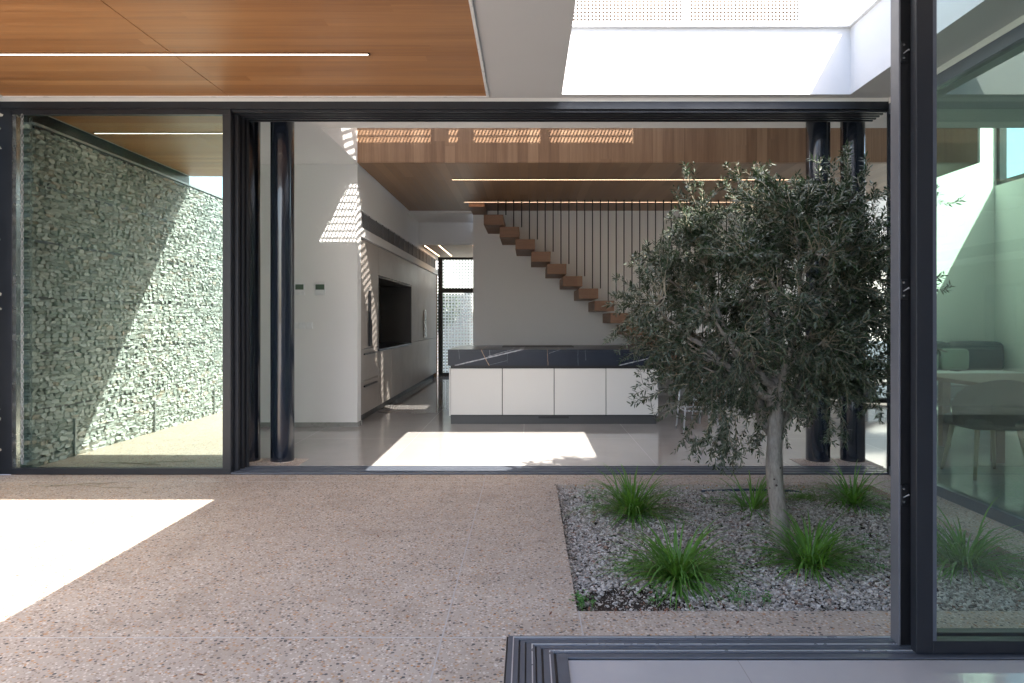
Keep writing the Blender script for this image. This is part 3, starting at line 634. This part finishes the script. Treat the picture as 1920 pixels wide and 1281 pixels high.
def dining_chair(x, y, label, src=None):
    if src is None:
        t = thing('dining_chair', label, 'chair', (x, y, 0), 'dining chairs behind the right glass')
        cushion(x-0.25, x+0.25, y-0.24, y+0.24, 0.40, 0.50).build('seat', M['chair_fabric'], t, smooth=True)
        m = MB(); n = 14
        for i in range(n+1):
            an = math.pi*(1.0+i/n); hx = math.cos(an)*0.27; hy = math.sin(an)*0.25; top = 0.60+0.22*math.sin(math.pi*i/n)**0.6
            for rr, zz in ((1, 0.44), (1.05, top), (0.90, top), (0.86, 0.46)): m.v.append((x+hx*rr, y+hy*rr, zz))
        for i in range(n):
            for q in range(4): m.f.append((i*4+q, i*4+(q+1) % 4, (i+1)*4+(q+1) % 4, (i+1)*4+q))
        m.f += [(3, 2, 1, 0), (n*4, n*4+1, n*4+2, n*4+3)]
        m.build('backrest', M['chair_fabric'], t, smooth=True)
        for sx in (-1, 1):
            for sy in (-1, 1): MB().tube([(x+sx*0.17, y+sy*0.16, 0.42), (x+sx*0.23, y+sy*0.22, 0)], [0.022, 0.013], 8).build('leg', M['wood_leg'], t, smooth=True)
        return t
    t = src.copy(); COL.objects.link(t); t.location = (x, y, 0); t['label'] = label
    for c in src.children: d2 = c.copy(); COL.objects.link(d2); d2.parent = t
    return t
c0 = dining_chair(3.85, 5.75, 'rounded brown dining chair nearest the dark door post')
dining_chair(4.75, 5.75, 'rounded brown dining chair at the right edge of the view', c0)

# ------------------------------------------------------------------ gabion wall (left of terrace, seen mirrored in the glass)
gw = thing('gabion_wall', 'tall stone filled gabion wall mirrored in the left glass panel', 'gabion wall', (-4.5, 2, 0))
rs = np.random.RandomState(3); V = []; F = []
z = 0.0; FX = -4.37
GY0, GY1 = -1.5, 5.52
while z < 3.0:
    hh = rs.uniform(0.022, 0.042); y = GY0+rs.uniform(-0.1, 0)
    while y < GY1:
        ln = rs.uniform(0.05, 0.13)
        cx, cy, cz = FX-rs.uniform(0.006, 0.016), y+ln/2, z+hh/2
        b = len(V); a = rs.uniform(-0.22, 0.22); tilt = rs.uniform(-0.3, 0.3)
        for sx in (-0.09, 0.035):
            for (sy, sz) in ((-.5, -.3), (-.32, -.55), (.3, -.55), (.52, -.25), (.5, .3), (.25, .56), (-.3, .54), (-.52, .25)):
                fx = 1.0 if sx < 0 else 0.93
                yy = sy*ln*fx*rs.uniform(.85, 1.12); zz = sz*hh*fx*rs.uniform(.85, 1.15)
                V.append((cx+sx+yy*a*(sx > 0)+zz*tilt*(sx > 0)+rs.uniform(-.008, .008), cy+yy, cz+zz))
        F += [tuple(b+8+i for i in range(8))]; F += [(b+i, b+(i+1) % 8, b+8+(i+1) % 8, b+8+i) for i in range(8)]
        y += ln+0.002
    z += hh*0.98
m = MB(); m.v = V; m.f = F; m.build('stone_fill', M['stone'], gw)
B(-4.75, FX-0.10, GY0, GY1, 0, 3.0).build('core', M['soil'], gw)
m = MB(); z = 0.03
i = 0
while z < 3.02:
    r = 0.0028; m.box(FX+0.012-r, FX+0.012+r, GY0, GY1, z-r, z+r); z += 0.0625; i += 1
y = GY0
while y < GY1: m.box(FX+0.018, FX+0.023, y-0.0015, y+0.0015, 0, 3.02); y += 0.125
m.box(FX-0.3, FX+0.03, GY0, GY1, 3.022, 3.045)
m.build('wire_mesh', M['galv'], gw)
for i in range(1, 7): B(FX+0.006, FX+0.024, GY0, GY1, i*0.5-0.009, i*0.5+0.009).build('course_bar', M['dark'], gw)
B(-4.75, -4.40, 2.66, 5.52, 3.046, 3.168).build('capping', M['dark'], gw)
m = MB()
for y in (-0.9, 0.6, 2.1, 3.6, 5.0): m.box(FX+0.02, FX+0.045, y-0.008, y+0.008, 0, 0.36)
m.build('post', M['galv'], gw)

# ------------------------------------------------------------------ planter bed
GZ = -0.045
struct('planter_soil', B(X0-0.01, X1+0.01, Y0-0.01, Y1+0.01, -0.29, GZ-0.012), M['soil'])
rs = np.random.RandomState(11)
n = 46000
octa = np.array([(1, 0, 0), (.3, .9, .1), (-.8, .45, 0), (-.8, -.6, .1), (.35, -.9, 0), (.1, 0, 1), (0, .1, -1)], float)
fo = [(0, 1, 5), (1, 2, 5), (2, 3, 5), (3, 4, 5), (4, 0, 5), (1, 0, 6), (2, 1, 6), (3, 2, 6), (4, 3, 6), (0, 4, 6)]
V = np.zeros((n, 7, 3)); ok = 0
for i in range(n):
    x, y = rs.uniform(X0+0.008, X1-0.008), rs.uniform(Y0+0.008, Y1-0.008)
    s = rs.uniform(0.0052, 0.0108)*(1.35 if rs.rand() < 0.12 else 1)
    dark = math.hypot((x-0.50)/0.26, (y-3.22)/0.17)
    if dark < 1+rs.uniform(-.2, .25) and rs.rand() < 0.86: s *= 0.3
    p = octa*(1+rs.uniform(-.3, .3, (7, 3)))*np.array((s*rs.uniform(.9, 1.5), s, s*rs.uniform(.45, .9)))
    a, b2, c = rs.uniform(-.6, .6), rs.uniform(-.6, .6), rs.uniform(0, 6.28)
    Rx = np.array(((1, 0, 0), (0, math.cos(a), -math.sin(a)), (0, math.sin(a), math.cos(a)))); Ry = np.array(((math.cos(b2), 0, math.sin(b2)), (0, 1, 0), (-math.sin(b2), 0, math.cos(b2)))); Rz = np.array(((math.cos(c), -math.sin(c), 0), (math.sin(c), math.cos(c), 0), (0, 0, 1)))
    p = p @ Rx.T @ Ry.T @ Rz.T
    V[i] = p+np.array((x, y, GZ-0.006+rs.uniform(0, 0.014)+0.02*noise.noise(Vector((x*2.2, y*2.2, 0)))))
m = MB(); m.v = [tuple(v) for v in V.reshape(-1, 3)]; m.f = [tuple(i*7+k for k in f) for i in range(n) for f in fo]
for i in range(46):
    e = rs.randint(3); x, y = (rs.uniform(X0, X1), Y0-abs(rs.normal(0, .05))) if e == 0 else ((X0-abs(rs.normal(0, .06)), rs.uniform(Y0, Y1)) if e == 1 else (rs.uniform(X0, X1), Y1+abs(rs.normal(0, .04))))
    s2 = rs.uniform(0.004, 0.009); p = octa*(1+rs.uniform(-.3, .3, (7, 3)))*np.array((s2*1.2, s2, s2*.6)); b = len(m.v); m.v += [tuple(q+np.array((x, y, s2*.45))) for q in p]; m.f += [tuple(b+q for q in f) for f in fo]
o = m.build('gravel', M['gravel']); tag(o, 'grey limestone gravel covering the planter bed', 'gravel', kind='stuff')
# dry leaves on gravel
m = MB()
for i in range(420):
    x, y = rs.uniform(X0+0.05, X1-0.05), rs.uniform(Y0+0.05, Y1-0.05); a = rs.uniform(0, 6.28); L = rs.uniform(0.008, 0.022)
    p = Vector((x, y, GZ+0.016)); d1 = Vector((math.cos(a), math.sin(a), rs.uniform(-.2, .3)))*L; d2 = Vector((-math.sin(a), math.cos(a), rs.uniform(-.3, .3)))*L*0.3
    b = len(m.v); m.v += [tuple(p-d1), tuple(p-d2), tuple(p+d1), tuple(p+d2)]; m.f.append((b, b+1, b+2, b+3))
for x, y, a in ((-0.15, 3.5, .4), (0.1, 3.02, 1.2), (-0.9, 4.1, 2.0), (-1.7, 3.4, .3), (0.12, 4.4, 2.6), (0.9, 2.93, .9), (1.15, 2.97, 2.2), (-0.5, 5.1, 1.0), (-2.2, 5.3, .2), (1.9, 2.9, 1.7), (-1.2, 2.5, 2.9)):
    p = Vector((x, y, 0.004)); L = 0.020; d1 = Vector((math.cos(a), math.sin(a), 0.12))*L; d2 = Vector((-math.sin(a), math.cos(a), 0.05))*L*0.26
    b = len(m.v); m.v += [tuple(p-d1), tuple(p-d2), tuple(p+d1), tuple(p+d2)]; m.f.append((b, b+1, b+2, b+3))
tag(m.build('leaf_litter', M['brown_leaf']), 'scattered dry brown leaves on the gravel and paving', 'dry leaves', kind='stuff')
tag(MB().tube([(1.35, 5.32, GZ+0.012), (1.7, 5.33, GZ+0.022), (2.05, 5.325, GZ+0.014), (2.2, 5.30, GZ-0.01)], 0.009, 8).build('irrigation_hose', M['hose'], smooth=True), 'thin dark irrigation hose lying behind the tree trunk', 'hose')
m = MB()
for (x, y, dx, dy) in ((0.40, 3.06, -.02, -.05), (0.50, 3.07, .0, -.08), (0.56, 3.06, .015, -.05), (0.60, 3.07, .05, -.07), (0.63, 3.05, -.03, -.04)):
    m.tube([(x, y, -0.02), (x+dx*0.4, y+dy*0.4, 0.018), (x+dx, y+dy, 0.006)], 0.0014, 5)
tag(m.build('pine_needles', M['brown_leaf']), 'few reddish dry stalks over the front planter edge', 'dry stalks', kind='stuff')
m = MB()
for pts in ([(-3.75, 5.30), (-3.55, 5.38), (-3.35, 5.42), (-3.28, 5.44)], [(-3.55, 5.38), (-3.45, 5.34), (-3.3, 5.29), (-3.05, 5.27)], [(-3.6, 5.36), (-3.9, 5.33)], [(-3.42, 5.41), (-3.36, 5.37)]):
    m.tube([(a, b, 0.006+0.004*(i % 2)) for i, (a, b) in enumerate(pts)], 0.0022, 5)
tag(m.build('fallen_twig', M['twig']), 'thin dry branching twig lying on the paving by the left glass', 'twig')

def blade(m, p, ang, L, w, lean, droop, rnd):
    d = Vector((math.cos(ang), math.sin(ang), 0)); s = Vector((-d.y, d.x, 0)); n = 6; b = len(m.v)
    r, z = 0.0, 0.0; th = lean
    for i in range(n+1):
        t = i/n; ww = w*(1-t**2.2)*0.5+0.0003
        q = p+d*r+Vector((0, 0, z)); side = s*ww
        if q.z < GZ+0.008: q.z = GZ+0.008+0.01*rnd.random()
        m.v += [tuple(q-side), tuple(q+side)]
        r += math.sin(th)*L/n; z += math.cos(th)*L/n; th += droop/n*(0.4+1.2*t)
    for i in range(n): m.f.append((b+2*i, b+2*i+1, b+2*i+3, b+2*i+2))
def tuft(x, y, n, L, spread, label, seed, wb=0.007):
    t = thing('ornamental_grass', label, 'grass tuft', (x, y, GZ), 'grass tufts in the planter'); rnd = random.Random(seed); m = MB()
    for i in range(n):
        a = rnd.uniform(0, 6.283); rr = abs(rnd.gauss(0, 0.045)); ln = abs(rnd.gauss(0, 0.42))*spread+0.05
        blade(m, Vector((x+math.cos(a)*rr, y+math.sin(a)*rr, GZ-0.01)), a+rnd.gauss(0, .25), L*rnd.uniform(0.5, 1.1), wb*rnd.uniform(.6, 1.15), 0.22+1.12*rnd.random()**0.8, rnd.uniform(1.1, 2.7), rnd)
    m.build('blades', M['grass'], t); m = MB()
    for i in range(max(5, n//14)):
        a = rnd.uniform(0, 6.283); blade(m, Vector((x, y, GZ-0.01)), a, L*rnd.uniform(.5, .9), 0.007, rnd.uniform(.7, 1.45), rnd.uniform(.6, 2.2), rnd)
    m.build('dry_blades', M['straw'], t); return t
def gp(xp, yp): d = 1280*(1.3-GZ)/(yp-600); return (xp-990)/1280*d, d
for args in (((1187, 965), 260, 0.49, 1.45, 'dense green grass tuft at the back left corner of the planter'),
             ((1412, 955), 85, 0.42, 1.2, 'thin yellow green grass tuft just left of the tree trunk'),
             ((1598, 945), 160, 0.47, 1.5, 'fine grass tuft at the back right, behind the tree trunk'),
             ((1272, 1085), 320, 0.43, 1.6, 'big grass tuft at the front left of the planter beside dark soil'),
             ((1520, 1060), 250, 0.43, 1.6, 'wide spreading grass tuft at the front centre right of the trunk'),
             ((1810, 1062), 230, 0.48, 1.5, 'grass tuft seen dimly through the right glass door')):
    x, y = gp(*args[0]); tuft(x, y, args[1], args[2], args[3], args[4], int(x*1000), 0.0125)
# flattened dull patch behind trunk
x, y = gp(1510, 935)
m = MB(); rnd = random.Random(9)
for i in range(260): blade(m, Vector((x+rnd.gauss(0, .09), y+rnd.gauss(0, .05), GZ-0.01)), rnd.uniform(0, 6.28), rnd.uniform(.05, .14), 0.004, rnd.uniform(.8, 1.4), 0.6, rnd)
t = thing('moss_clump', 'low flattened dull green clump right behind the trunk', 'ground plant', (x, y, GZ)); m.build('blades', M['grass'], t)
# clover
def clover(xp, yp, n, spread, label, seed):
    x, y = gp(xp, yp); t = thing('clover_plant', label, 'weed', (x, y, GZ), 'clover weeds in the gravel'); rnd = random.Random(seed); m = MB(); st = MB()
    for i in range(n):
        cx, cy = x+rnd.gauss(0, spread), y+rnd.gauss(0, spread*0.8); h = rnd.uniform(0.015, 0.06); s = rnd.uniform(0.008, 0.015); a0 = rnd.uniform(0, 6.28)
        c = Vector((cx, cy, GZ+h+0.01)); st.tube([(cx+rnd.gauss(0, .01), cy+rnd.gauss(0, .01), GZ), tuple(c)], 0.0009, 4, False)
        for k2 in range(3):
            a = a0+k2*2.094; d1 = Vector((math.cos(a), math.sin(a), rnd.uniform(-.3, .3))); d2 = Vector((-d1.y, d1.x, rnd.uniform(-.2, .2)))
            b = len(m.v); m.v += [tuple(c), tuple(c+d1*s*.8+d2*s*.62), tuple(c+d1*s*1.15), tuple(c+d1*s*.8-d2*s*.62)]
            m.f += [(b, b+1, b+2, b+3)]
    b = len(m.v); m.v += st.v; m.f += [tuple(b+q for q in f) for f in st.f]; m.build('foliage', M['clover'], t)
for i, a in enumerate(((1340, 945, 20, 0.06, 'clover weed between the back left tuft and the trunk'), (1350, 1050, 26, 0.09, 'clover weed at the right side of the big front tuft'),
                       (1235, 1130, 12, 0.04, 'clover weed at the foot of the front left tuft'), (1375, 1130, 16, 0.05, 'clover weed close to the front edge, left of centre'),
                       (1430, 1132, 10, 0.03, 'small clover weed close to the front edge, below the trunk'), (1180, 1075, 24, 0.05, 'clover weed left of the big front tuft'),
                       (1440, 1045, 16, 0.04, 'clover weed at the left side of the wide spreading tuft'), (1600, 1030, 22, 0.10, 'clover weed right of the wide spreading tuft'),
                       (1640, 1075, 18, 0.07, 'clover weed beside the near door post'), (1110, 940, 16, 0.03, 'clover weed at the left of the back left tuft'),
                       (1640, 965, 12, 0.04, 'clover weed below the back right tuft'), (1090, 1140, 30, 0.03, 'clover weed growing out of the front left planter corner'))):
    clover(*a, seed=i+40)

# ------------------------------------------------------------------ olive tree
rnd = random.Random(21)
TX, TY = (1465-990)/308, 4.16
olive = thing('olive_tree', 'young olive tree with a dense round grey green crown in the planter', 'tree', (TX, TY, GZ))
tr = MB()
tp = []; trd = []
for i in range(15):
    t = i/14; z = GZ-0.03+t*1.02
    tp.append((TX-0.035*math.sin(t*2.2)+0.006*math.sin(t*11), TY+0.02*math.sin(t*3), z)); trd.append(0.053-0.010*t+0.012*math.exp(-t*14)+0.002*math.sin(t*17))
tr.tube(tp, trd, 16)
topT = Vector(tp[-1]); CC = Vector((1.62, 4.46, 1.38))
def cradius(d):
    n1 = noise.noise(d*1.7+Vector((3.1, 0.4, 9.2))); n2 = noise.noise(d*4.2+Vector((1.1, 7.4, 2.2)))
    rx, ry = (1.03 if d.x < 0 else 0.84), 0.86; rz = 0.82 if d.z > 0 else 0.80
    k = 1/math.sqrt((d.x/rx)**2+(d.y/ry)**2+(d.z/rz)**2)
    return k*(1+0.16*n1+0.13*n2)
nodes = [(Vector(p), 0.03) for p in tp[8:]]
# limbs
limbs = MB()
for i in range(11):
    a = i*2.4+0.5; el = [0.15, 0.7, 1.2, 0.45, -0.05, 0.9, 0.3, 0.6, 1.4, 0.0, 0.5][i]
    d = Vector((math.cos(a)*math.cos(el), math.sin(a)*math.cos(el), math.sin(el)))
    st0 = Vector(tp[9+i % 6]); end = CC+d*cradius(d)*0.72; pts = []; rr = []
    mid = (st0+end)/2+Vector((0, 0, -0.10+0.1*rnd.random()))+Vector((rnd.gauss(0, .05), rnd.gauss(0, .05), 0))
    for k2 in range(11):
        t = k2/10; q = st0*(1-t)**2+mid*2*t*(1-t)+end*t*t+Vector((rnd.gauss(0, .008), rnd.gauss(0, .008), rnd.gauss(0, .008)))
        pts.append(q); rr.append(0.024*(1-t)+0.005); nodes.append((q, rr[-1]))
    limbs.tube(pts, rr, 8)
    for s in range(6):
        j2 = rnd.randint(3, 10); b0 = pts[j2]; dd = (d+Vector((rnd.gauss(0, .7), rnd.gauss(0, .7), rnd.gauss(0, .55)))).normalized(); L = rnd.uniform(.2, .45); pp = []
        for k2 in range(7):
            t = k2/6; pp.append(b0+dd*L*t+Vector((rnd.gauss(0, .008), rnd.gauss(0, .008), 0.05*t*t)))
        dv = (pp[-1]-CC); 
        if dv.length > 0.9*cradius(dv.normalized()): continue
        limbs.tube(pp, [0.008*(1-k2/8)+0.002 for k2 in range(7)], 6)
        nodes += [(q, 0.006) for q in pp[2:]]
NP = np.array([tuple(q) for q, _ in nodes])
twigs = MB(); LV = []; LF = []
def leaf(p, d, L, wd):
    d = d.normalized(); up = Vector((rnd.gauss(0, .55), rnd.gauss(0, .55), 1)).normalized(); s = d.cross(up)
    if s.length < 1e-3: s = d.orthogonal()
    s.normalize(); nrm = s.cross(d); b = len(LV); h = wd/2; dr = L*rnd.uniform(-0.02, 0.14)
    LV.extend([tuple(p), tuple(p+d*L*.32+s*h-nrm*h*.25), tuple(p+d*L*.34+nrm*-0.0), tuple(p+d*L*.32-s*h-nrm*h*.25), tuple(p+d*L*.70+s*h*.85-nrm*(dr*.4+h*.2)), tuple(p+d*L*.70-nrm*dr*.4), tuple(p+d*L*.70-s*h*.85-nrm*(dr*.4+h*.2)), tuple(p+d*L-nrm*dr)])
    LF.extend([(b, b+2, b+1), (b, b+3, b+2), (b+1, b+2, b+5, b+4), (b+2, b+3, b+6, b+5), (b+4, b+5, b+7), (b+5, b+6, b+7)])
def twig(start, end, bend, r0=0.0034, leaf_from=0.25, dens=0.0105, LL=0.036):
    pts = []; n = 9; mid = (start+end)/2+bend; wob = Vector((rnd.gauss(0, .012), rnd.gauss(0, .012), rnd.gauss(0, .012)))
    for i in range(n+1):
        t = i/n; pts.append(start*(1-t)**2+mid*2*t*(1-t)+end*t*t+wob*math.sin(t*7))
    twigs.tube(pts, [r0*(1-0.75*i/n) for i in range(n+1)], 4, False)
    L = sum((pts[i+1]-pts[i]).length for i in range(n)); k2 = max(4, int(L/dens)); ph = rnd.random()*6
    for i in range(k2):
        t = leaf_from+(1-leaf_from)*(i+rnd.random()*.6)/k2
        if t >= 1: t = 0.99
        j2 = int(t*n); p = pts[j2].lerp(pts[j2+1], t*n-j2); ax = (pts[j2+1]-pts[j2]).normalized(); o1 = ax.orthogonal().normalized(); o2 = ax.cross(o1)
        for sd in (0, math.pi):
            if rnd.random() < 0.12: continue
            an = ph+i*1.57+sd+rnd.gauss(0, .3); side = o1*math.cos(an)+o2*math.sin(an)
            leaf(p+side*0.002, ax*rnd.uniform(.35, 1.0)+side*rnd.uniform(.6, 1.0)+Vector((0, 0, rnd.uniform(-.25, .25))), LL*rnd.uniform(.55, 1.25), rnd.uniform(.0085, .0145)*LL/0.044)
def node_near(p, k2=0.30):
    dist = np.linalg.norm(NP-np.array(tuple(p)), axis=1)
    dc = np.linalg.norm(NP-np.array(tuple(CC)), axis=1); pd = (p-CC).length
    dist = dist+np.where(dc > pd, 0.3, 0); return Vector(NP[int(np.argmin(dist))])
for i in range(2350):
    while True:
        v = Vector((rnd.gauss(0, 1), rnd.gauss(0, 1), rnd.gauss(0, 1))); d = v.normalized()
        if not (d.z < -0.75 and rnd.random() < 0.5): break
    rad = cradius(d)*(rnd.uniform(0.18, 1.0)**0.5)
    e = CC+d*rad
    s = node_near(e); v = e-s
    if v.length > 0.42: s = e-v.normalized()*rnd.uniform(0.26, 0.42)
    if v.length < 0.12: e = s+(d+Vector((rnd.gauss(0, .4), rnd.gauss(0, .4), rnd.gauss(0, .4)))).normalized()*0.18
    sag = Vector((rnd.gauss(0, .03), rnd.gauss(0, .03), 0.035+rnd.gauss(0, .03)))
    twig(s, e+(Vector((0, 0, 0.05)) if d.z > .2 else Vector((0, 0, -0.04))), sag)
# particular shoots, given by where they end (picture coordinates at the trunk's distance)
def P(xp, yp, dy=0.0): d = TY+dy; return Vector(((xp-990)/1280*d, d, 1.3-(yp-600)/1280*d))
for (a, b, dy) in (((1310, 420), (1282, 312), 0), ((1330, 400), (1262, 352), -.1), ((1395, 390), (1381, 305), .1), ((1398, 390), (1352, 335), .2), ((1410, 390), (1425, 308), .15), ((1430, 400), (1433, 318), 0),
                   ((1560, 420), (1535, 292), -.1), ((1590, 420), (1592, 264), 0), ((1600, 430), (1625, 290), -.1), ((1575, 420), (1562, 300), .1), ((1600, 400), (1578, 290), .1), ((1500, 400), (1512, 345), 0), ((1625, 430), (1640, 340), .1),
                   ((1470, 410), (1465, 338), .2), ((1250, 500), (1230, 450), 0), ((1230, 560), (1172, 530), 0), ((1240, 570), (1168, 555), .1), ((1260, 640), (1190, 610), -.1), ((1270, 680), (1198, 690), 0), ((1280, 700), (1188, 742), -.2), ((1290, 720), (1182, 760), -.15),
                   ((1300, 740), (1228, 790), -.1), ((1320, 760), (1262, 850), 0), ((1340, 780), (1305, 862), -.1), ((1350, 770), (1340, 880), -.1), ((1360, 770), (1356, 886), -.15), ((1370, 770), (1325, 870), -.05), ((1380, 780), (1372, 868), 0), ((1390, 780), (1395, 850), -.05),
                   ((1365, 790), (1350, 872), -.2), ((1335, 790), (1318, 850), -.2), ((1355, 780), (1385, 862), -.2),
                   ((1560, 760), (1548, 830), -.1), ((1580, 760), (1585, 840), -.1), ((1640, 700), (1650, 790), -.1), ((1690, 560), (1768, 515), .05), ((1690, 420), (1762, 362), .1), ((1680, 400), (1670, 350), 0)):
    dy += 0.22 if b[1] < 460 else 0.0; s = P(*a, dy); e = P(*b, dy); n0 = node_near(s)
    if (n0-s).length > 0.05: twig(n0, s, Vector((0, 0, 0.02)), 0.004, 0.3)
    bend = Vector((rnd.gauss(0, .02), 0, 0.03 if e.z < s.z else 0)); twig(s, e, bend, 0.003, 0.05)
    for q in range(2):
        t = rnd.uniform(.3, .7); m0 = s.lerp(e, t)+bend*.5; twig(m0, m0+(e-s)*rnd.uniform(.25, .5)+Vector((rnd.gauss(0, .05), rnd.gauss(0, .05), rnd.gauss(0, .03))), Vector((0, 0, 0)), 0.0018, 0.1)
tr.build('trunk', M['bark'], olive, smooth=True); limbs.build('limbs', M['bark'], olive, smooth=True)
twigs.build('twigs', M['twig'], olive)
m = MB(); m.v = LV; m.f = LF; m.build('foliage', M['olive'], olive)
print('leaves', len(LF)//6)
